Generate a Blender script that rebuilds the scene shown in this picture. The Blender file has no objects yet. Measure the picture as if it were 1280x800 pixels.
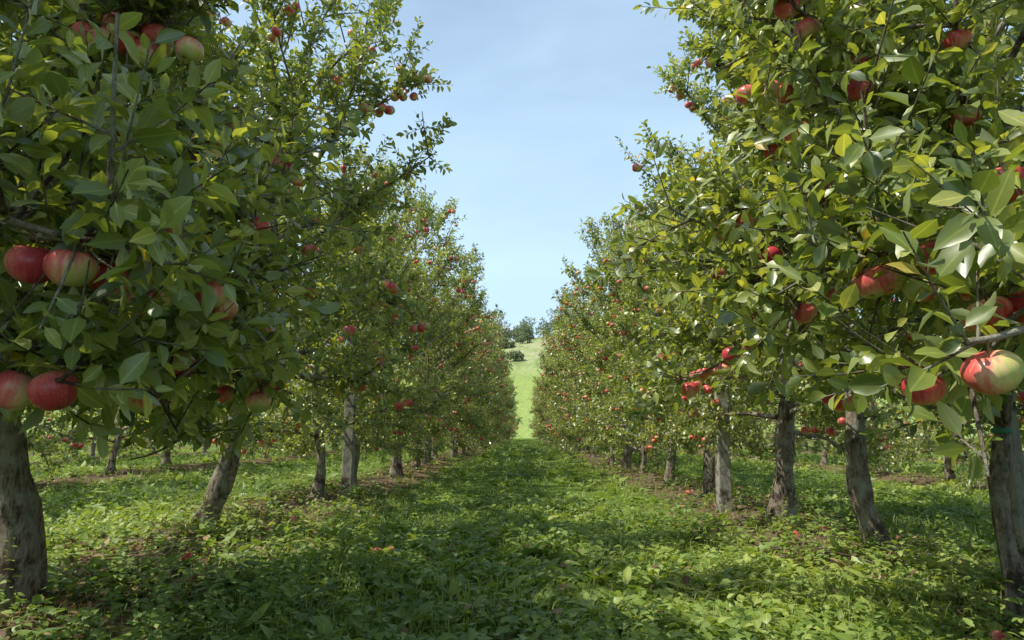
import bpy, math, numpy as np
from mathutils import Vector
scene=bpy.context.scene
UP=np.array([0,0,1.0])
CAM=np.array([0,0,0.85])

# ---------------------------------------------------------------- helpers
def nrm(a):
    return a/np.maximum(np.linalg.norm(a,axis=-1,keepdims=True),1e-9)

class MB:
    def __init__(s):
        s.v=[];s.f={3:[],4:[]};s.n=0;s.at={}
    def add(s,v,tris=None,quads=None,**at):
        v=np.asarray(v,float).reshape(-1,3)
        if tris is not None and len(tris): s.f[3].append(np.asarray(tris).reshape(-1,3)+s.n)
        if quads is not None and len(quads): s.f[4].append(np.asarray(quads).reshape(-1,4)+s.n)
        s.v.append(v)
        for k,a in at.items():
            s.at.setdefault(k,[]).append(np.asarray(a,float))
        s.n+=len(v)
    def data(s):
        V=np.concatenate(s.v); q=np.concatenate(s.f[4]) if s.f[4] else np.zeros((0,4),int)
        t=np.concatenate(s.f[3]) if s.f[3] else np.zeros((0,3),int)
        return V,q,t,{k:np.concatenate(a) for k,a in s.at.items()}
    def mesh(s,name,mat,smooth=True):
        return make_mesh(name,[(s,mat)],smooth)

def make_mesh(name,parts,smooth=True):
    D=[p.data() for p,_ in parts]
    off=np.cumsum([0]+[len(d[0]) for d in D])
    V=np.concatenate([d[0] for d in D]); q=np.concatenate([d[1]+o for d,o in zip(D,off)]); t=np.concatenate([d[2]+o for d,o in zip(D,off)])
    mi=np.concatenate([np.full(len(d[1]),i) for i,d in enumerate(D)]+[np.full(len(d[2]),i) for i,d in enumerate(D)]).astype(np.int32)
    me=bpy.data.meshes.new(name)
    me.vertices.add(len(V)); me.vertices.foreach_set("co",V.astype(np.float32).ravel())
    loops=np.concatenate([q.ravel(),t.ravel()]).astype(np.int32)
    me.loops.add(len(loops)); me.loops.foreach_set("vertex_index",loops)
    me.polygons.add(len(q)+len(t))
    st=np.concatenate([np.arange(len(q))*4,len(q)*4+np.arange(len(t))*3]).astype(np.int32)
    me.polygons.foreach_set("loop_start",st)
    me.polygons.foreach_set("use_smooth",np.full(len(q)+len(t),smooth))
    for _,m in parts: me.materials.append(m)
    me.polygons.foreach_set("material_index",mi)
    keys={}
    for d in D:
        for k,a in d[3].items(): keys[k]=a.ndim
    for k,nd in keys.items():
        A=np.concatenate([d[3][k] if k in d[3] else (np.zeros(len(d[0])) if nd==1 else np.zeros((len(d[0]),3))) for d in D])
        if nd==1:
            x=me.attributes.new(k,'FLOAT','POINT'); x.data.foreach_set("value",A.astype(np.float32))
        else:
            x=me.attributes.new(k,'FLOAT_VECTOR','POINT'); x.data.foreach_set("vector",A.astype(np.float32).ravel())
    me.update(calc_edges=True)
    return me

def link(name,me=None,parent=None,loc=(0,0,0),rot=(0,0,0),scale=1.0):
    o=bpy.data.objects.new(name,me); scene.collection.objects.link(o)
    if parent is not None: o.parent=parent
    o.location=loc; o.rotation_euler=rot
    o.scale=(scale,)*3 if np.isscalar(scale) else scale
    return o

# leaves -----------------------------------------------------------
T_M=np.array([0,.16,.36,.6,.84,1.0]); T_S=np.array([.16,.36,.6,.84]); W_S=np.array([.10,.82,1.0,.6])
Q_T=np.array([[0,1,6],[4,5,9],[0,10,1],[4,13,5]])
Q_Q=[]
for i in (1,2,3):
    Q_Q.append([i,i+1,6+i,5+i]); Q_Q.append([i,9+i,10+i,i+1])
Q_Q=np.array(Q_Q)
def add_leaves(mb,P,D,N,L,W,curl,fold,tint,low=False):
    n=len(P)
    if n==0: return
    D=nrm(D); S=nrm(np.cross(N,D)); N=np.cross(D,S)
    if low:
        t=np.array([0,.5,1,.45,.45]); w=np.array([0,0,0,1,-1.]); T=np.array([[0,1,3],[1,2,3],[0,4,1],[4,2,1]]); Q=None
        rib=np.full(5,.5)
    else:
        t=np.concatenate([T_M,T_S,T_S]); w=np.concatenate([np.zeros(6),W_S,-W_S]); T=Q_T; Q=Q_Q
        rib=np.array([0]*6+[1.]*8)
    k=len(t)
    L=L[:,None];W=W[:,None]
    along=L*t
    z=-curl[:,None]*L*t**2 + fold[:,None]*W*np.abs(w)
    if not low:
        z=z+0.17*W*np.sin(t*9+tint[:,None]*30+w)*np.abs(w)
    V=P[:,None,:]+D[:,None,:]*along[...,None]+S[:,None,:]*(W*w)[...,None]+N[:,None,:]*z[...,None]
    off=(np.arange(n)*k)[:,None,None]
    mb.add(V,tris=(T[None]+off),quads=(Q[None]+off) if Q is not None else None,tint=np.repeat(tint,k),rib=np.tile(rib,n))

def add_cones(mb,A,B,r0,r1,sides=4):
    n=len(A)
    d=nrm(B-A); ref=np.where(np.abs(d[:,2:3])>.9,np.array([[1.,0,0]]),np.array([[0,0,1.]]))
    u=nrm(np.cross(ref,d)); v=np.cross(d,u)
    a=np.arange(sides)*2*math.pi/sides
    ring=u[:,None,:]*np.cos(a)[None,:,None]+v[:,None,:]*np.sin(a)[None,:,None]
    V=np.concatenate([A[:,None,:]+ring*r0[:,None,None],B[:,None,:]+ring*r1[:,None,None]],1)
    q=np.array([[i,(i+1)%sides,sides+(i+1)%sides,sides+i] for i in range(sides)])
    mb.add(V,quads=q[None]+(np.arange(n)*2*sides)[:,None,None])

def add_tube(mb,P,R,sides=8,rng=None,rough=0.0):
    P=np.asarray(P);k=len(P)
    T=nrm(np.gradient(P,axis=0))
    u=np.cross(T[0],[0.3,0.9,0.1]); u/=np.linalg.norm(u)
    a=np.arange(sides)*2*math.pi/sides
    V=[]
    for i in range(k):
        u=u-T[i]*np.dot(u,T[i]); u/=np.linalg.norm(u); v=np.cross(T[i],u)
        r=np.full(sides,R[i])
        if rough: r=r*(1+rough*rng.standard_normal(sides))
        V.append(P[i]+u*(np.cos(a)*r)[:,None]+v*(np.sin(a)*r)[:,None])
    V=np.concatenate(V)
    q=[[i*sides+j,i*sides+(j+1)%sides,(i+1)*sides+(j+1)%sides,(i+1)*sides+j] for i in range(k-1) for j in range(sides)]
    mb.add(V,quads=q)
    top=[(k-1)*sides+j for j in range(sides)]
    c=mb.n
    mb.add([P[-1]+T[-1]*R[-1]*.4],None,None)
    base=c-len(V)
    mb.f[3].append(np.array([[base+top[j],base+top[(j+1)%sides],c] for j in range(sides)]))

# apple template ----------------------------------------------------
def apple_template(nu,nv):
    V=[];lat=[];ang=[]
    for i in range(nv+1):
        ph=math.pi*i/nv
        r=math.sin(ph)*(1+.10*math.cos(ph))
        z=math.cos(ph)*.90
        z-=0.36*math.exp(-(r/.30)**2) if ph<math.pi/2 else -0.20*math.exp(-(r/.22)**2)
        for j in range(nu):
            a=2*math.pi*j/nu
            rr=r*(1+.012*math.cos(5*a)*(1 if ph>1.6 else .2)+.010*math.cos(2*a+1))
            V.append((rr*math.cos(a),rr*math.sin(a),z)); lat.append(ph/math.pi); ang.append(a)
    q=[[i*nu+j,(i+1)*nu+j,(i+1)*nu+(j+1)%nu,i*nu+(j+1)%nu] for i in range(nv) for j in range(nu)]
    return np.array(V),np.array(q),np.array(lat),np.array(ang)
AP_HI=apple_template(28,20); AP_MD=apple_template(14,10); AP_LO=apple_template(8,6)
def add_apples(mb,C,r,rng,tilt=.3,red=None,T=AP_MD,sun=np.array([-.5,-.2,.6])):
    AV,AQ,AL,AANG=T
    for i in range(len(C)):
        ax=rng.standard_normal(3)*tilt
        z=nrm(UP+np.array([ax[0],ax[1],0])); x=nrm(np.cross([.2,1,.1],z)); y=np.cross(z,x)
        M=np.stack([x,y,z],0)
        sc=np.array([1,rng.uniform(.95,1.04),rng.uniform(.90,1.05)])*r[i]
        V=(AV*sc)@M+C[i]
        s=nrm(sun+rng.standard_normal(3)*.7)
        bl=(nrm((AV)@M)@s)*.5+.5
        b=bl*.85+(rng.uniform(-.12,.40) if red is None else red[i]-.06)
        o=rng.uniform(0,50)
        auv=np.stack([np.cos(AANG)*1.6+o,np.sin(AANG)*1.6,AL*1.5],1)
        mb.add(V,quads=AQ,blush=b,lat=AL,auv=auv)
        h=C[i]+z*r[i]*.5; e=h+z*r[i]*.75+x*r[i]*.15
        a=np.arange(4)*math.pi/2
        ring=x*np.cos(a)[:,None]+y*np.sin(a)[:,None]
        mb.add(np.concatenate([h+ring*.0018,e+ring*.0022]),quads=[[k,(k+1)%4,4+(k+1)%4,4+k] for k in range(4)],
               blush=np.zeros(8),lat=np.full(8,2.0),auv=np.zeros((8,3)))

# ---------------------------------------------------------------- materials
def mat(name):
    m=bpy.data.materials.new(name); m.use_nodes=True
    nt=m.node_tree; nt.nodes.clear()
    return m,nt
def N(nt,t,**kw):
    n=nt.nodes.new(t)
    for k,v in kw.items():
        if k in n.inputs.keys(): n.inputs[k].default_value=v
        else: setattr(n,k,v)
    return n
def ramp(nt,stops,fac):
    r=nt.nodes.new('ShaderNodeValToRGB'); e=r.color_ramp.elements
    while len(e)<len(stops): e.new(.5)
    for x,(p,c) in zip(e,stops): x.position=p; x.color=(*c,1)
    nt.links.new(fac,r.inputs[0]); return r.outputs[0]
def attr(nt,n):
    a=nt.nodes.new('ShaderNodeAttribute'); a.attribute_name=n; return a
def mix(nt,fac,a,b,bt='MIX'):
    m=nt.nodes.new('ShaderNodeMix'); m.data_type='RGBA'; m.blend_type=bt
    for s,x in ((m.inputs[0],fac),(m.inputs[6],a),(m.inputs[7],b)):
        if isinstance(x,bpy.types.NodeSocket): nt.links.new(x,s)
        elif isinstance(x,(int,float)): s.default_value=x
        else: s.default_value=(*x,1)
    return m.outputs[2]
def math_(nt,op,a,b=0.0,c=0.0):
    m=nt.nodes.new('ShaderNodeMath'); m.operation=op
    for s,x in zip(m.inputs,(a,b,c)):
        if isinstance(x,bpy.types.NodeSocket): nt.links.new(x,s)
        else: s.default_value=x
    return m.outputs[0]

def leaf_material(name,stops,under,trans=.35,rough=.42,spec=.5,tcol=(1.5,1.6,.5)):
    m,nt=mat(name); L=nt.links
    t=attr(nt,'tint'); rb=attr(nt,'rib')
    col=ramp(nt,stops,t.outputs['Fac'])
    col=mix(nt,1.0,col,ramp(nt,[(0,(1.6,1.5,1.6)),(.07,(1.4,1.35,1.4)),(.12,(1,1,1))],rb.outputs['Fac']),'MULTIPLY')
    geo=N(nt,'ShaderNodeNewGeometry')
    col2=mix(nt,geo.outputs['Backfacing'],col,mix(nt,.5,col,under))
    d=N(nt,'ShaderNodeBsdfDiffuse'); L.new(col2,d.inputs['Color'])
    tr=N(nt,'ShaderNodeBsdfTranslucent'); L.new(mix(nt,1.0,col,tcol,'MULTIPLY'),tr.inputs['Color'])
    ms=N(nt,'ShaderNodeMixShader'); ms.inputs[0].default_value=trans
    L.new(d.outputs[0],ms.inputs[1]); L.new(tr.outputs[0],ms.inputs[2])
    g=N(nt,'ShaderNodeBsdfGlossy',Roughness=rough); g.inputs['Color'].default_value=(1,1,1,1)
    lw=N(nt,'ShaderNodeLayerWeight')
    fr=math_(nt,'MULTIPLY_ADD',math_(nt,'POWER',lw.outputs['Facing'],4.0),.30*spec,.055*spec)
    m2=N(nt,'ShaderNodeMixShader'); L.new(fr,m2.inputs[0])
    L.new(ms.outputs[0],m2.inputs[1]); L.new(g.outputs[0],m2.inputs[2])
    o=N(nt,'ShaderNodeOutputMaterial'); L.new(m2.outputs[0],o.inputs[0])
    return m
M_LEAF=leaf_material('apple_leaf',[(0,(.075,.12,.028)),(.40,(.20,.265,.055)),(.8,(.38,.43,.11)),(.985,(.46,.48,.13)),(1,(.58,.45,.10))],(.36,.40,.24),.42,.36,1.0,(1.8,1.65,.55))
M_GRASS=leaf_material('grass_blades',[(0,(.16,.24,.04)),(.6,(.28,.37,.07)),(.9,(.39,.45,.10)),(1,(.50,.43,.19))],(.28,.35,.11),.4,.5,.5,(1.6,1.5,.6))
M_WEED=leaf_material('weed_leaves',[(0,(.09,.17,.034)),(.6,(.23,.33,.065)),(1,(.40,.47,.12))],(.28,.35,.15),.38,.46,.6,(1.6,1.5,.6))
M_DEAD=leaf_material('dead_leaves',[(0,(.10,.06,.035)),(.5,(.23,.14,.075)),(.9,(.38,.28,.16)),(1,(.44,.36,.14))],(.28,.22,.14),.15,.6,.3,(1.2,1.1,.8))
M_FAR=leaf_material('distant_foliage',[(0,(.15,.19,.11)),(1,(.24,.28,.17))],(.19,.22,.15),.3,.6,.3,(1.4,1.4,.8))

def bark_material(name,c0,c1,c2):
    m,nt=mat(name); L=nt.links
    tc=N(nt,'ShaderNodeTexCoord'); mp=N(nt,'ShaderNodeMapping'); mp.inputs['Scale'].default_value=(1,1,.3)
    L.new(tc.outputs['Object'],mp.inputs[0])
    n1=N(nt,'ShaderNodeTexNoise',Scale=38.0,Detail=6.0,Roughness=.75); L.new(mp.outputs[0],n1.inputs['Vector'])
    n2=N(nt,'ShaderNodeTexNoise',Scale=7.0,Detail=5.0,Roughness=.65); L.new(tc.outputs['Object'],n2.inputs['Vector'])
    c=ramp(nt,[(.36,c0),(.50,c1),(.66,c2)],n1.outputs['Fac'])
    c=mix(nt,ramp(nt,[(.52,(0,0,0)),(.62,(.8,.8,.8))],n2.outputs['Fac']),c,(.42,.41,.34))
    c=mix(nt,ramp(nt,[(.38,(.85,.85,.85)),(.47,(0,0,0))],n2.outputs['Fac']),c,(.07,.052,.04))
    b=N(nt,'ShaderNodeBump',Strength=1.0,Distance=.03); L.new(n1.outputs['Fac'],b.inputs['Height'])
    p=N(nt,'ShaderNodeBsdfDiffuse'); L.new(c,p.inputs['Color']); L.new(b.outputs[0],p.inputs['Normal'])
    o=N(nt,'ShaderNodeOutputMaterial'); L.new(p.outputs[0],o.inputs[0]); return m
M_BARK=bark_material('apple_bark',(.08,.06,.045),(.30,.245,.19),(.50,.44,.36))
M_WOOD=bark_material('weathered_wood',(.26,.23,.19),(.42,.39,.33),(.52,.49,.43))
M_TIE,nt=mat('green_tie'); p=N(nt,'ShaderNodeBsdfPrincipled',Roughness=.5); p.inputs['Base Color'].default_value=(.04,.20,.13,1)
nt.links.new(p.outputs[0],N(nt,'ShaderNodeOutputMaterial').inputs[0])

def apple_material():
    m,nt=mat('apple_skin'); L=nt.links
    b=attr(nt,'blush'); la=attr(nt,'lat'); uv=attr(nt,'auv')
    no=N(nt,'ShaderNodeTexNoise',Scale=2.2,Detail=6.0,Roughness=.66); L.new(uv.outputs['Vector'],no.inputs['Vector'])
    f=math_(nt,'ADD',b.outputs['Fac'],math_(nt,'MULTIPLY',math_(nt,'SUBTRACT',no.outputs['Fac'],.5),1.15))
    c=ramp(nt,[(.18,(.50,.54,.16)),(.36,(.76,.52,.25)),(.52,(.80,.27,.19)),(.74,(.74,.12,.11)),(1.0,(.56,.05,.065))],f)
    tc=N(nt,'ShaderNodeTexCoord'); vo=N(nt,'ShaderNodeTexVoronoi',Scale=190.0); L.new(tc.outputs['Object'],vo.inputs['Vector'])
    sp=ramp(nt,[(.10,(.6,.6,.6)),(.2,(0,0,0))],vo.outputs['Distance'])
    c=mix(nt,sp,c,(.84,.64,.44))
    calyx=ramp(nt,[(.0,(1,1,1)),(.09,(0,0,0)),(.93,(0,0,0)),(.97,(1,1,1))],la.outputs['Fac'])
    c=mix(nt,calyx,c,(.20,.17,.06))
    p=N(nt,'ShaderNodeBsdfPrincipled',Roughness=.33); L.new(c,p.inputs['Base Color'])
    p.inputs['Specular IOR Level'].default_value=.5
    o=N(nt,'ShaderNodeOutputMaterial'); L.new(p.outputs[0],o.inputs[0]); return m
M_APPLE=apple_material()

def ground_material():
    m,nt=mat('orchard_soil'); L=nt.links
    tc=N(nt,'ShaderNodeTexCoord'); sx=N(nt,'ShaderNodeSeparateXYZ'); L.new(tc.outputs['Object'],sx.inputs[0])
    w=math_(nt,'ABSOLUTE',math_(nt,'SUBTRACT',math_(nt,'FLOORED_MODULO',sx.outputs[0],4.7),2.35))
    n=N(nt,'ShaderNodeTexNoise',Scale=1.6,Detail=5.0,Roughness=.65); L.new(tc.outputs['Object'],n.inputs['Vector'])
    n2=N(nt,'ShaderNodeTexNoise',Scale=22.0,Detail=6.0,Roughness=.7); L.new(tc.outputs['Object'],n2.inputs['Vector'])
    f=math_(nt,'ADD',w,math_(nt,'MULTIPLY',math_(nt,'SUBTRACT',n.outputs['Fac'],.5),1.6))
    k=ramp(nt,[(.45,(0,0,0)),(.95,(1,1,1))],f)
    soil=ramp(nt,[(.3,(.07,.048,.032)),(.5,(.16,.115,.075)),(.72,(.30,.22,.15))],n2.outputs['Fac'])
    gr=ramp(nt,[(.3,(.06,.10,.025)),(.6,(.15,.23,.05)),(.8,(.23,.28,.08))],n2.outputs['Fac'])
    c=mix(nt,k,soil,gr)
    b=N(nt,'ShaderNodeBump',Strength=.9,Distance=.03); L.new(n2.outputs['Fac'],b.inputs['Height'])
    p=N(nt,'ShaderNodeBsdfDiffuse'); L.new(c,p.inputs['Color']); L.new(b.outputs[0],p.inputs['Normal'])
    o=N(nt,'ShaderNodeOutputMaterial'); L.new(p.outputs[0],o.inputs[0]); return m
def hill_material():
    m,nt=mat('meadow'); L=nt.links
    tc=N(nt,'ShaderNodeTexCoord')
    mp=N(nt,'ShaderNodeMapping'); mp.inputs['Scale'].default_value=(1,.35,1); L.new(tc.outputs['Object'],mp.inputs[0])
    n=N(nt,'ShaderNodeTexNoise',Scale=.16,Detail=8.0,Roughness=.75); L.new(mp.outputs[0],n.inputs['Vector'])
    n2=N(nt,'ShaderNodeTexNoise',Scale=1.4,Detail=5.0,Roughness=.7); L.new(tc.outputs['Object'],n2.inputs['Vector'])
    c=ramp(nt,[(.38,(.18,.24,.11)),(.48,(.30,.36,.16)),(.58,(.42,.43,.25)),(.68,(.24,.29,.14))],n.outputs['Fac'])
    sx=N(nt,'ShaderNodeSeparateXYZ'); L.new(tc.outputs['Object'],sx.inputs[0])
    c=mix(nt,ramp(nt,[(.0,(0,0,0)),(.22,(1,1,1))],math_(nt,'DIVIDE',math_(nt,'SUBTRACT',sx.outputs[2],11.0),40.0)),(.30,.39,.12),c)
    c=mix(nt,1.0,c,ramp(nt,[(.3,(.62,.64,.62)),(.7,(1.2,1.15,1.15))],n2.outputs['Fac']),'MULTIPLY')
    p=N(nt,'ShaderNodeBsdfDiffuse'); L.new(c,p.inputs['Color'])
    o=N(nt,'ShaderNodeOutputMaterial'); L.new(p.outputs[0],o.inputs[0]); return m

# ---------------------------------------------------------------- ground
def gh(x,y):
    w=np.abs(np.mod(x,4.7)-2.35)
    h=.07*np.exp(-(w/.55)**2)
    h=h+.018*np.sin(x*3.1+1.3*np.sin(y*1.7))*np.cos(y*2.3+x)+.010*np.sin(x*7.7+y*5.1)
    h=h+.03*np.sin(x*.8+y*.55)+.07*np.clip((-x-1)/2,0,1)*np.clip((y-3)/4,0,1)
    h=h*np.clip((120-y)/60,0,1)
    return h
def grid(xs,ys,hf,name,m):
    X,Y=np.meshgrid(xs,ys); Z=hf(X,Y)
    V=np.stack([X,Y,Z],-1).reshape(-1,3); nx=len(xs);ny=len(ys)
    i,j=np.meshgrid(np.arange(nx-1),np.arange(ny-1)); a=(j*nx+i).ravel()
    mb=MB(); mb.add(V,quads=np.stack([a,a+1,a+nx+1,a+nx],1))
    return link(name,mb.mesh(name,m))
s=np.linspace(-1,1,301); xs=np.sinh(s*4.2)/np.sinh(4.2)*300
ys=-15+np.concatenate([np.linspace(0,30,200,endpoint=False),30+np.sinh(np.linspace(0,1,120)*4)/np.sinh(4)*500])
grid(xs,ys,gh,'ground',ground_material())
def hh(x,y):
    t=np.clip((y-82)/170,0,1); s_=t*t*(3-2*t)*.45+t*.55
    h=-1.2+34.5*s_*(1+.10*np.sin(x*.016+.6)+.05*np.sin(x*.05))+.6*np.sin(x*.11+y*.07)*t
    return h-np.clip((y-272)/60,0,2)*20
grid(np.linspace(-400,400,160),np.linspace(78,370,110),hh,'hill',hill_material())

# ---------------------------------------------------------------- trees
def gen_tree(seed,H=4.0,R=1.3,lean=(0,0),base_r=.105,hero=None,n_apples=60,base=(0,0),prune=False,nl=28,zlow=.62,lod=False,zmin=.45,tie=False):
    rng=np.random.default_rng(seed)
    wood=MB(); fol=MB(); app=MB()
    k=26; zt=np.linspace(-.12,H*.84,k)
    f=1-np.exp(-np.clip(zt,0,9)*.9)
    ph=rng.uniform(0,6,4)
    tx=lean[0]*f+.06*np.sin(zt*1.9+ph[0])-.06*np.sin(ph[0])+.025*np.sin(zt*5+ph[1])
    ty=lean[1]*f+.06*np.sin(zt*1.7+ph[2])-.06*np.sin(ph[2])+.025*np.sin(zt*4.3+ph[3])
    TP=np.stack([tx,ty,zt],1)
    tr=base_r*(1+.42*np.exp(-np.clip(zt,0,9)*8))*(1-.82*np.clip(zt/(H*.84),0,1)**.85)
    tr=tr*(1+.10*np.sin(zt*9+ph[1])+.07*np.sin(zt*17+ph[2]))
    add_tube(wood,TP,tr,8 if lod else 18,rng,.09)
    def tp(z):
        return np.array([np.interp(z,zt,tx),np.interp(z,zt,ty),z])
    SA=[];SD=[];SL=[]; AC=[]
    B3=np.array([base[0],base[1],0.])
    def bad(P):
        Wp=P+B3
        return bool(np.any((np.abs(Wp[:,0])<.62)&(Wp[:,1]<2.2)) or np.any(np.linalg.norm(Wp-CAM,axis=1)<.8))
    def branch(P,r0,r1,sides):
        add_tube(wood,P,np.linspace(r0,r1,len(P)),4 if lod else sides,rng,.05)
    def shoots_on(P,n,tmin,lrange,upb,outv):
        t=rng.uniform(tmin,1,n); idx=t*(len(P)-1); i0=np.clip(idx.astype(int),0,len(P)-2); fr=(idx-i0)[:,None]
        A=P[i0]*(1-fr)+P[i0+1]*fr
        d=nrm(P[i0+1]-P[i0])
        D=nrm(d*.45+rng.standard_normal((n,3))*.62+UP*upb+outv*.35)
        SA.append(A);SD.append(D);SL.append(rng.uniform(*lrange,n))
    def prof(z):
        q=(z-.6)/(H-.6)
        return R*np.interp(q,[0,.15,.5,.8,1.0],[.88,1.0,.96,.68,.40])
    def limb(P,r,nsec,zf,force=False):
        if prune and not force and bad(P): return
        branch(P,r,.005,7)
        L=np.sum(np.linalg.norm(np.diff(P,axis=0),axis=1))
        out=nrm((P[-1]-P[0])*np.array([1,1,.3]))
        shoots_on(P,int(5+L*7),.22,(.12,.32),.25+.35*zf,out)
        shoots_on(P,4,.8,(.2,.42),.2+.5*zf,out)
        for s_ in range(nsec):
            t=rng.uniform(.3,1); idx=t*(len(P)-1); i0=min(int(idx),len(P)-2)
            a=P[i0]+(P[i0+1]-P[i0])*(idx-i0)
            dd=nrm(nrm(P[i0+1]-P[i0])*.6+rng.standard_normal(3)*.65+UP*(.1+.5*zf))
            l=rng.uniform(.28,.55)*(1.1-.3*t)
            tt=np.linspace(0,1,5)[:,None]
            Q=a+dd*l*tt+UP*(rng.uniform(-.12,.15))*tt**2
            if prune and bad(Q): continue
            branch(Q,.008,.003,5)
            shoots_on(Q,5,.15,(.13,.34),.2+.4*zf,out)
            if t>.5: AC.append((Q[rng.integers(3,5)],rng.integers(1,4)))
        AC.append((P[-1],rng.integers(1,4))); AC.append((P[-2],rng.integers(1,4)))
    for i in range(nl):
        q=(i+rng.random())/nl
        z0=zlow+.1+(H*.80-zlow-.1)*q
        az=i*2.39996+rng.uniform(-.4,.4)
        el=math.radians(8+ 52*q+rng.uniform(-8,10))
        rad=prof(z0)*rng.uniform(.70,1.06)
        l=min(rad/math.cos(el),1.55)
        a=tp(z0); d=np.array([math.cos(az)*math.cos(el),math.sin(az)*math.cos(el),math.sin(el)])
        tt=np.linspace(0,1,9)[:,None]
        sag=-.30 if q<.35 else .06
        side=nrm(np.cross(d,UP))*rng.uniform(-.12,.12)
        P=a+d*l*tt+UP*sag*tt**2*l+side*np.sin(tt*4)+rng.standard_normal((9,3))*.008
        limb(P,.028*(1-.55*q),6,q)
    nt_=26
    d=nrm(np.stack([rng.normal(0,.42,nt_),rng.normal(0,.42,nt_),np.ones(nt_)],1))
    zz=rng.uniform(.66,.84,nt_)*H
    SA.append(np.stack([tp(z) for z in zz])); SD.append(d); SL.append(rng.uniform(.3,.72,nt_))
    if hero is not None:
        for c,r,red in hero:
            e=np.array(c)-B3
            att=e+np.array([0,0,r*1.15])
            z0=np.clip(att[2]+rng.uniform(-.1,.35),.8,2.6)
            a=tp(z0)
            tip=att+nrm((att-a)*np.array([1,1,0]))*rng.uniform(.03,.08)
            tt=np.linspace(0,1,10)[:,None]
            arch=rng.uniform(.08,.2)
            P=a+(tip-a)*tt+UP*arch*np.sin(tt*math.pi)+np.array([0,1,0])*rng.uniform(-.02,.14)*np.sin(tt*math.pi)
            P[-2]=att+np.array([0,0,.004])
            limb(P,.014,6,.15,True)
            add_apples(app,np.array([e]),np.array([r]),rng,.22,red=[red],T=AP_HI)
    rng.shuffle(AC)
    C=[]
    for a,kk in AC:
        if a[2]<(1.0 if prune else max(.62,zmin+.08)): continue
        for q in range(kk):
            C.append(a+np.array([rng.uniform(-.06,.06),rng.uniform(-.06,.06),-.055-rng.uniform(0,.04)]))
        if len(C)>=n_apples: break
    C=np.array(C)
    if prune:
        wc=C+B3; C=C[(np.linalg.norm(wc-CAM,axis=1)>1.55)&(np.abs(wc[:,0])>.75)]
    add_apples(app,C,rng.uniform(.034,.042,len(C)),rng,T=AP_LO if lod else AP_MD)
    SA=np.concatenate(SA);SD=np.concatenate(SD);SL=np.concatenate(SL)
    if prune:
        E=SA+B3+SD*SL[:,None]
        keep=~((np.abs(E[:,0])<.52)&(E[:,1]<2.2)) & (np.linalg.norm(E-CAM,axis=1)>.78)
        SA=SA[keep];SD=SD[keep];SL=SL[keep]
    keep=(SA[:,2]+SD[:,2]*SL)>zmin
    SA=SA[keep];SD=SD[keep];SL=SL[keep]
    bend=UP*.12
    mid=SA+SD*(SL*.5)[:,None]; end=mid+nrm(SD+bend)*(SL*.5)[:,None]
    if lod:
        add_cones(wood,SA,end,np.full(len(SA),.004),np.full(len(SA),.002),3)
    else:
        add_cones(wood,SA,mid,np.full(len(SA),.0030),np.full(len(SA),.0022))
        add_cones(wood,mid,end,np.full(len(SA),.0022),np.full(len(SA),.0012))
    cnt=np.maximum(3 if lod else 6,(SL/(.038 if lod else .0148)).astype(int)); idx=np.repeat(np.arange(len(SA)),cnt)
    j=np.concatenate([np.arange(c) for c in cnt]); u=(j+rng.random(len(j)))/cnt[idx]
    p=np.where((u<.5)[:,None],SA[idx]+(mid-SA)[idx]*(u*2)[:,None],mid[idx]+(end-mid)[idx]*(u*2-1)[:,None])
    sd=SD[idx]; ref=nrm(np.cross(sd,np.array([.3,.2,.9]))); v=np.cross(sd,ref)
    phi=j*2.4+rng.uniform(0,6,len(SA))[idx]
    rad=ref*np.cos(phi)[:,None]+v*np.sin(phi)[:,None]
    n=len(p)
    D=nrm(sd*(.25+.7*u[:,None])+rad*.85+rng.standard_normal((n,3))*.22+UP*(-.10))
    Nn=UP*.55+sd*.45+rng.standard_normal((n,3))*.48
    L=rng.uniform(.042,.084,n)*np.where(u>.85,.72,1); Wd=L*rng.uniform(.18,.26,n)
    if lod: L=L*1.3; Wd=Wd*1.6
    keep=np.ones(n,bool)
    wl=p+D*(L*.5)[:,None]
    for c in C:
        dv=nrm(c*np.array([1,1,0.])+UP*-.1)
        rel=wl-c; s_=np.clip(rel@dv,0,.32)
        keep&=np.linalg.norm(rel-s_[:,None]*dv,axis=1)>.046
    if prune and hero is not None:
        wc=wl+B3
        for c,r,_ in hero:
            c=np.array(c); dv=nrm(CAM-c)
            rel=wc-c; s_=np.clip(rel@dv,0,.30)
            dist=np.linalg.norm(rel-s_[:,None]*dv,axis=1)
            keep&=dist>r*1.15
        keep&=np.linalg.norm(wc-CAM,axis=1)>.80
        keep&=~((np.abs(wc[:,0])<.5)&(wc[:,1]<2))
    tint=np.clip(rng.normal(.42,.24,n)+.18*(u>.8),0,.97); tint[rng.random(n)<.005]=1.0
    add_leaves(fol,p[keep],D[keep],Nn[keep],L[keep],Wd[keep],rng.uniform(.0,.42,n)[keep],rng.uniform(.1,.65,n)[keep],tint[keep],low=lod)
    parts=[(wood,M_BARK),(fol,M_LEAF),(app,M_APPLE)]
    if tie:
        tm=MB(); c=tp(.80)
        add_tube(tm,np.array([c+[0,0,dz] for dz in (-.010,-.004,.004,.010)]),np.interp(c[2],zt,tr)*np.array([1.22,1.3,1.3,1.22]),20)
        parts.append((tm,M_TIE))
    return make_mesh('apple_tree_mesh',parts)

def place_tree(ms,loc,rz=0,sc=1.0):
    return link('apple_tree',ms,loc=loc,rot=(0,0,rz),scale=sc)

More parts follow.
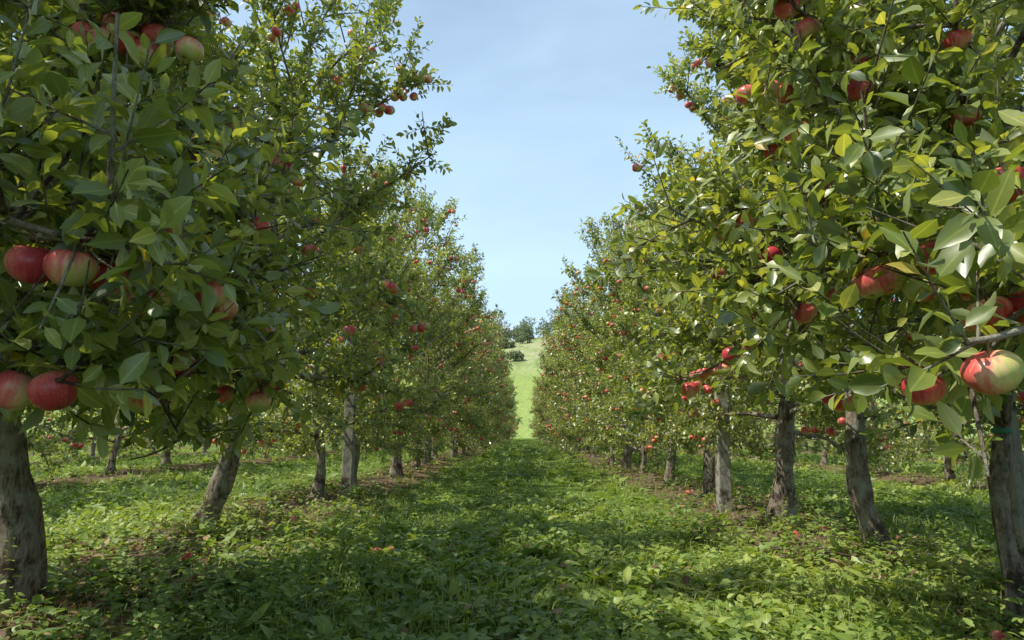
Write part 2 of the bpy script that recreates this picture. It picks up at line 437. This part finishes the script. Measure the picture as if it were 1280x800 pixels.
LH0=[((-.77,1.12,1.125),.041,.30),((-.89,1.19,1.149),.041,.36),((-.86,1.367,1.165),.039,.30),
     ((-.83,1.2,.922),.041,.34),((-.94,1.25,.925),.040,.28)]
LH1=[((-.867,1.7,1.018),.039,.2),((-.93,1.66,.927),.040,.1),((-1.0,1.64,1.07),.039,-.2),((-.856,2.21,.945),.039,.15),
     ((-1.23,1.93,2.04),.038,.40),((-1.29,1.96,2.12),.038,.4),((-1.18,1.98,2.10),.037,.4),((-1.36,1.93,2.07),.038,.3),((-1.15,1.95,2.01),.037,.4),((-1.12,2.3,1.3),.037,.2),((-1.05,2.4,.98),.037,.1),
     ((-1.1,2.2,1.75),.037,.3),((-1.0,2.3,1.62),.037,.1),((-1.16,2.15,1.68),.036,.35),((-1.05,2.0,1.38),.037,.3),((-1.2,1.8,1.5),.037,.35),((-.95,2.5,1.9),.037,.35)]
RH0=[((.714,1.05,.939),.041,.24),((.81,1.4,.936),.040,.32),((.99,1.33,1.09),.040,.38)]
RH1=[((.845,1.56,1.2),.040,.12),((.9,2.17,1.226),.039,.36),((.91,1.91,1.55),.040,.38),((.99,1.9,1.644),.039,.36),((1.35,1.97,1.80),.039,.22),
     ((.81,1.92,2.13),.039,.30),((.87,1.93,2.06),.038,.12),((.94,2.53,1.51),.040,.40),((.80,3.3,1.05),.040,.42),((1.14,2.01,1.52),.038,-.05),((1.0,2.6,1.95),.038,.38),((.95,2.7,1.35),.038,.3),
     ((.92,2.75,1.72),.038,.3),((1.05,2.4,1.68),.038,.35),((.88,3.0,1.55),.038,.2),((1.02,1.75,1.36),.039,.3),((1.2,1.8,1.22),.039,.35),((1.05,2.0,1.9),.038,.35),((1.15,2.2,2.1),.038,.3),((1.3,1.9,2.0),.038,.35)]
def gz(x,y): return float(gh(np.array(x),np.array(y)))
RX=2.35
for (x,y,seed,hero,lean,br,zl) in [(-RX,1.1,11,LH0,(0,0),.1,.75),(-RX+.02,3.25,12,LH1,(-.1,0),.092,.85),(RX,.95,13,RH0,(0,0),.1,.8),(2.02,3.0,14,RH1,(-.03,0),.042,.85)]:
    hz=gz(x,y); hero2=[((c[0],c[1],c[2]-hz),r,b) for c,r,b in hero]
    place_tree(gen_tree(seed,4.1,1.32,lean,br,hero2,130,(x,y),True,nl=30,zlow=zl,zmin=.72,tie=(seed==14)),(x,y,hz))
for (x,y,seed,lean,br,zl) in [(-RX-.05,5.3,15,(.38,0),.080,.9),(RX,4.7,16,(-.15,0),.078,.9),(RX+.03,6.6,17,(0.05,0),.100,.65)]:
    place_tree(gen_tree(seed,4.1,1.35,lean,br,None,170,(x,y),nl=30,zlow=zl,zmin=zl-.2),(x,y,gz(x,y)))
VAR=[gen_tree(30+i,3.9+.12*i,1.40,(.09*(i-1),.05),.055+.010*i,zlow=.5,zmin=.40,n_apples=160,nl=30) for i in range(4)]
LOD=[gen_tree(50+i,3.9+.12*i,1.40,(.09*(i-1),0),.058+.008*i,zlow=.25,zmin=.15,lod=True,n_apples=150) for i in range(4)]
rng=np.random.default_rng(5)
def row(x,ys,side=False):
    for y in ys:
        g=0 if side else min(1,max(0,(y-9)/12))
        xx=x*(1-.05*g)+rng.uniform(-.14,.14); yy=y+rng.uniform(-.3,.3)
        S=VAR if (y<15 and not side) else LOD
        place_tree(S[rng.integers(4)],(xx,yy,gz(xx,yy)),rng.uniform(0,6.28),rng.uniform(.88,1.08)*(1+.16*g))
row(-RX,list(np.arange(7.5,34,2.2))+list(np.arange(35,78,2.9))); row(RX,list(np.arange(8.7,34,2.15))+list(np.arange(35.2,78,2.9)))
for s_ in (-1,1):
    row(s_*7.05,np.arange(2,30,2.4),True); row(s_*11.75,np.arange(5,30,3.4),True)
row(-RX,[-1.1],True); row(RX,[-1.2],True); row(-7.05,[-.4],True)

# ---------------------------------------------------------------- stakes
def stake(x,y,h,w,lean=0):
    rng2=np.random.default_rng(int(abs(x*100+y*10)))
    mb=MB()
    z=np.linspace(-.2,h,10); P=np.stack([lean*z,np.zeros(10),z],1)
    c=np.array([(-1,-.85),(-.85,-1),(.85,-1),(1,-.85),(1,.85),(.85,1),(-.85,1),(-1,.85)])*w/2
    V=(P[:,None,:]+np.concatenate([c,np.zeros((8,1))],1)[None])+rng2.normal(0,.0015,(10,8,3))
    q=[[i*8+j,i*8+(j+1)%8,(i+1)*8+(j+1)%8,(i+1)*8+j] for i in range(9) for j in range(8)]
    mb.add(V,quads=q)
    mb.add([P[-1]+[0,0,.004]]); mb.f[3].append(np.array([[72+j,72+(j+1)%8,80] for j in range(8)]))
    link('wooden_stake',mb.mesh('wooden_stake',M_WOOD,False),loc=(x,y,gz(x,y)))
stake(-RX+.28,8.2,1.9,.12); stake(RX-.28,7.3,2.0,.13,.02); stake(7.05,9.5,1.8,.10); stake(7.0,11.6,1.8,.10); stake(-7.0,9.4,1.8,.1)
stake(2.62,3.75,2.2,.07,-.02)

# ---------------------------------------------------------------- ground cover
rng=np.random.default_rng(77)
def scatter(n,ymin,ymax,pw):
    u=rng.random(n); a=1-pw
    y=(ymin**a+(ymax**a-ymin**a)*u)**(1/a)
    x=rng.uniform(-1,1,n)*(1.6+y*.92); x=np.clip(x,-26,26)
    return x,y
def patch(x,y,s=1.0,o=0.):
    return .5+.25*np.sin(x*1.9*s+1.7*np.sin(y*1.3*s+o)+o)+.25*np.sin(y*2.1*s+1.5*np.sin(x*1.1*s)+2*o)
def rowdist(x): return np.abs(np.mod(x,4.7)-2.35)
mb=MB()
x,y=scatter(44000,1.3,45,1.02)
dens=np.where(rowdist(x)<.75,.16+.45*patch(x,y,1.3,2.),.30+.8*patch(x,y,.8))
dens*=np.where(y>9,.6,1)
k=rng.random(len(x))<dens; x=x[k];y=y[k]
nc=rng.integers(4,9,len(x)); idx=np.repeat(np.arange(len(x)),nc); n=len(idx)
big=(rng.random(len(x))<.05+.35*patch(x,y,.9,9.))
az=rng.uniform(0,6.283,n); el=rng.uniform(.05,1.0,n)
lodk=1+np.clip(y-5,0,40)*.06
L=np.where(big[idx],rng.uniform(.06,.17,n),rng.uniform(.025,.065,n))*lodk[idx]
D=np.stack([np.cos(az)*np.cos(el),np.sin(az)*np.cos(el),np.sin(el)],1)
hgt=np.where(big,0,rng.uniform(0,.13,len(x)))*(.2+1.2*patch(x,y,1.1,4.))
off=rng.normal(0,.025,(n,2))
P=np.stack([x[idx]+off[:,0],y[idx]+off[:,1],gh(x,y)[idx]+hgt[idx]*rng.uniform(.2,1,n)],1)
Nn=UP+rng.standard_normal((n,3))*.25
W=L*np.where(big[idx],rng.uniform(.14,.24,n),rng.uniform(.28,.42,n))
tint=np.clip(rng.normal(.26,.15,len(x))[idx]+.55*patch(x,y,.6,7.)[idx]+rng.normal(0,.12,n),0,1)
near=P[:,1]<6
cu=rng.uniform(.2,.7,n); fo=rng.uniform(.1,.5,n)
add_leaves(mb,P[near],D[near],Nn[near],L[near],W[near],cu[near],fo[near],tint[near])
f_=~near
add_leaves(mb,P[f_],D[f_],Nn[f_],L[f_],W[f_],cu[f_],fo[f_],tint[f_],low=True)
n=1500; x,y=scatter(n,2.0,16,1.1)
k=(rowdist(x)<1.35)&(rng.random(n)<.9)|(rng.random(n)<.12); x=x[k];y=y[k]
for a,b in zip(x,y):
    hgt=rng.uniform(.10,.30)*rng.uniform(.7,1.4); m_=int(hgt/.018)
    t=np.linspace(.05,1,m_); ln=rng.normal(0,.15,2)
    P=np.stack([a+ln[0]*t*hgt,b+ln[1]*t*hgt,gz(a,b)+t*hgt],1)
    ph=np.arange(m_)*2.4+rng.uniform(0,6); e_=rng.uniform(.1,.8,m_)
    D=np.stack([np.cos(ph)*np.cos(e_),np.sin(ph)*np.cos(e_),np.sin(e_)],1)
    L=rng.uniform(.04,.08,m_)*(1.15-.6*t)
    add_leaves(mb,P,D,UP+rng.normal(0,.2,(m_,3)),L,L*.22,rng.uniform(.2,.6,m_),rng.uniform(.1,.4,m_),np.clip(rng.normal(.6,.15,m_),0,1))
link('ground_weeds',mb.mesh('ground_weeds',M_WEED))
# grass
mb=MB()
x,y=scatter(230000,1.3,80,1.15)
dens=np.where(rowdist(x)<.7,.20+.4*patch(x,y,1.7,1.),.95)*(.45+.6*patch(x,y,.9,3.))
k=rng.random(len(x))<dens; x=x[k];y=y[k]; n=len(x)
lod=1+np.clip(y-4,0,60)*.075
az=rng.uniform(0,6.283,n); el=rng.uniform(.6,1.5,n)
D=np.stack([np.cos(az)*np.cos(el),np.sin(az)*np.cos(el),np.sin(el)],1)
L=rng.uniform(.04,.12,n)*(.5+1.1*patch(x,y,1.4,5.))*lod**.35; Wd=rng.uniform(.0016,.0032,n)*lod
S=np.stack([-np.sin(az),np.cos(az),np.zeros(n)],1)
B=np.stack([x,y,gh(x,y)-.005],1)
M_=B+D*(L*.55)[:,None]; T=M_+nrm(D+np.stack([np.cos(az),np.sin(az),-np.ones(n)*.2],1)*rng.uniform(.2,1.1,n)[:,None])*(L*.5)[:,None]
V=np.stack([B-S*Wd[:,None],B+S*Wd[:,None],M_+S*(Wd*.85)[:,None],M_-S*(Wd*.85)[:,None],T],1)
o_=(np.arange(n)*5)[:,None]
tint=np.clip(rng.normal(.5,.2,n),0,1)
mb.add(V,tris=np.array([[3,2,4]])+o_,quads=np.array([[0,1,2,3]])+o_,tint=np.repeat(tint,5),rib=np.full(n*5,.5))
link('grass',mb.mesh('grass',M_GRASS))
# dead leaves
mb=MB()
x,y=scatter(17000,1.3,30,1.1)
k=rng.random(len(x))<np.where(rowdist(x)<1.0,.95,.12); x=x[k];y=y[k];n=len(x)
az=rng.uniform(0,6.283,n); D=np.stack([np.cos(az),np.sin(az),rng.normal(0,.25,n)],1)
P=np.stack([x,y,gh(x,y)+rng.uniform(.006,.05,n)],1)
L=rng.uniform(.04,.085,n)
add_leaves(mb,P,D,UP+rng.standard_normal((n,3))*.35,L,L*rng.uniform(.2,.32,n),rng.uniform(-.5,.6,n),rng.uniform(0,.9,n),rng.random(n))
link('fallen_leaves',mb.mesh('fallen_leaves',M_DEAD))
mb=MB(); n=520
x=np.where(rng.random(n)<.5,-1,1)*(2.35+rng.normal(0,.5,n)); y=rng.uniform(2,12,n)
az=rng.uniform(0,6.28,n); A=np.stack([x,y,gh(x,y)+.02],1); l=rng.uniform(.08,.4,n)
add_cones(mb,A,A+np.stack([np.cos(az)*l,np.sin(az)*l,rng.uniform(0,.05,n)],1),rng.uniform(.002,.006,n),np.full(n,.0015),5)
link('fallen_twigs',mb.mesh('fallen_twigs',M_BARK))
mb=MB()
pts=[(-.95,4.6),(-.88,4.68),(.98,3.35),(1.78,2.75),(2.2,6.0),(2.45,5.8),(2.1,5.5),(-1.9,5.8),(-2.7,6.2),(-2.0,4.2),(2.7,4.4),(2.1,9)]
C=np.array([(a,b,gz(a,b)+.036) for a,b in pts])
add_apples(mb,C,rng.uniform(.033,.040,len(C)),rng,1.2,red=[.3]*len(C))
link('fallen_apples',mb.mesh('fallen_apples',M_APPLE))

# ---------------------------------------------------------------- distant trees on the hill
mb=MB(); wood=MB()
for i in range(80):
    if i<26: x=rng.uniform(-26,30); y=rng.uniform(226,262); hgt=rng.uniform(5,9)
    elif i<34: x=rng.uniform(-12,12); y=rng.uniform(170,215); hgt=rng.uniform(2,3.5)
    else: x=rng.uniform(-220,220); y=rng.uniform(150,258); hgt=rng.uniform(5,11)
    if i>=34 and abs(x)<26: continue
    z=float(hh(np.array(x),np.array(y)))-.3
    add_tube(wood,np.array([[x,y,z],[x,y,z+hgt*.3],[x+.2,y,z+hgt*.7]]),[hgt*.03,hgt*.022,hgt*.01],6)
    nb=11; n=900
    cc=rng.normal(0,1,(nb,3))*np.array([.24,.24,.2])*hgt+np.array([x,y,z+hgt*.5])
    g=rng.integers(nb,size=n)
    P=cc[g]+nrm(rng.standard_normal((n,3)))*(rng.uniform(.4,1,n)**.5*hgt*.19)[:,None]
    L=rng.uniform(.35,.75,n)
    add_leaves(mb,P,rng.standard_normal((n,3)),UP*.6+rng.standard_normal((n,3))*.6,L,L*.35,rng.uniform(0,.4,n),rng.uniform(0,.4,n),rng.random(n),low=True)
e=link('distant_trees'); link('crowns',mb.mesh('distant_crowns',M_FAR),parent=e); link('trunks',wood.mesh('distant_trunks',M_BARK),parent=e)

# ---------------------------------------------------------------- light
el=math.radians(57); az=math.radians(-104)   # azimuth from +Y, clockwise
sv=Vector((math.sin(az)*math.cos(el),math.cos(az)*math.cos(el),math.sin(el)))
sun=bpy.data.lights.new('sun','SUN'); sun.energy=5.0; sun.angle=math.radians(.5); sun.color=(1,.95,.82)
so=link('sun',sun); so.rotation_euler=sv.to_track_quat('Z','Y').to_euler(); so.location=(-20,10,30)
w=bpy.data.worlds.new("World"); scene.world=w; w.use_nodes=True; nt=w.node_tree; nt.nodes.clear()
sky=N(nt,'ShaderNodeTexSky'); sky.sky_type='NISHITA'; sky.sun_disc=False; sky.sun_elevation=el; sky.sun_rotation=az%(2*math.pi)
sky.air_density=1.0; sky.dust_density=1.0; sky.ozone_density=1.2
tc=N(nt,'ShaderNodeTexCoord'); mp=N(nt,'ShaderNodeMapping'); mp.inputs['Scale'].default_value=(1.0,1.0,3.2)
nt.links.new(tc.outputs['Generated'],mp.inputs[0])
no=N(nt,'ShaderNodeTexNoise',Scale=2.2,Detail=7.0,Roughness=.55,Distortion=.5); nt.links.new(mp.outputs[0],no.inputs['Vector'])
sz=N(nt,'ShaderNodeSeparateXYZ'); nt.links.new(tc.outputs['Generated'],sz.inputs[0])
hz=ramp(nt,[(.0,(.95,.95,.95)),(.25,(.80,.80,.80)),(.50,(.58,.58,.58)),(.85,(.10,.10,.10))],sz.outputs[2])
f=math_(nt,'ADD',hz,math_(nt,'MULTIPLY',math_(nt,'SUBTRACT',no.outputs['Fac'],.5),.6)); f=math_(nt,'MINIMUM',math_(nt,'MAXIMUM',f,0.0),1.0)
c=mix(nt,f,sky.outputs[0],(4.8,6.7,8.5))
bg=N(nt,'ShaderNodeBackground',Strength=.15); nt.links.new(c,bg.inputs['Color'])
o=N(nt,'ShaderNodeOutputWorld'); nt.links.new(bg.outputs[0],o.inputs[0])

# ---------------------------------------------------------------- camera
cam=bpy.data.cameras.new('camera'); cam.lens=24; cam.sensor_width=36; cam.clip_start=.05; cam.clip_end=2000
co=link('camera',cam); co.location=(0,0,.85); co.rotation_euler=(math.radians(90+9.3),0,math.radians(.95))
scene.camera=co
scene.view_settings.view_transform='Standard'; scene.view_settings.look='None'; scene.view_settings.exposure=0
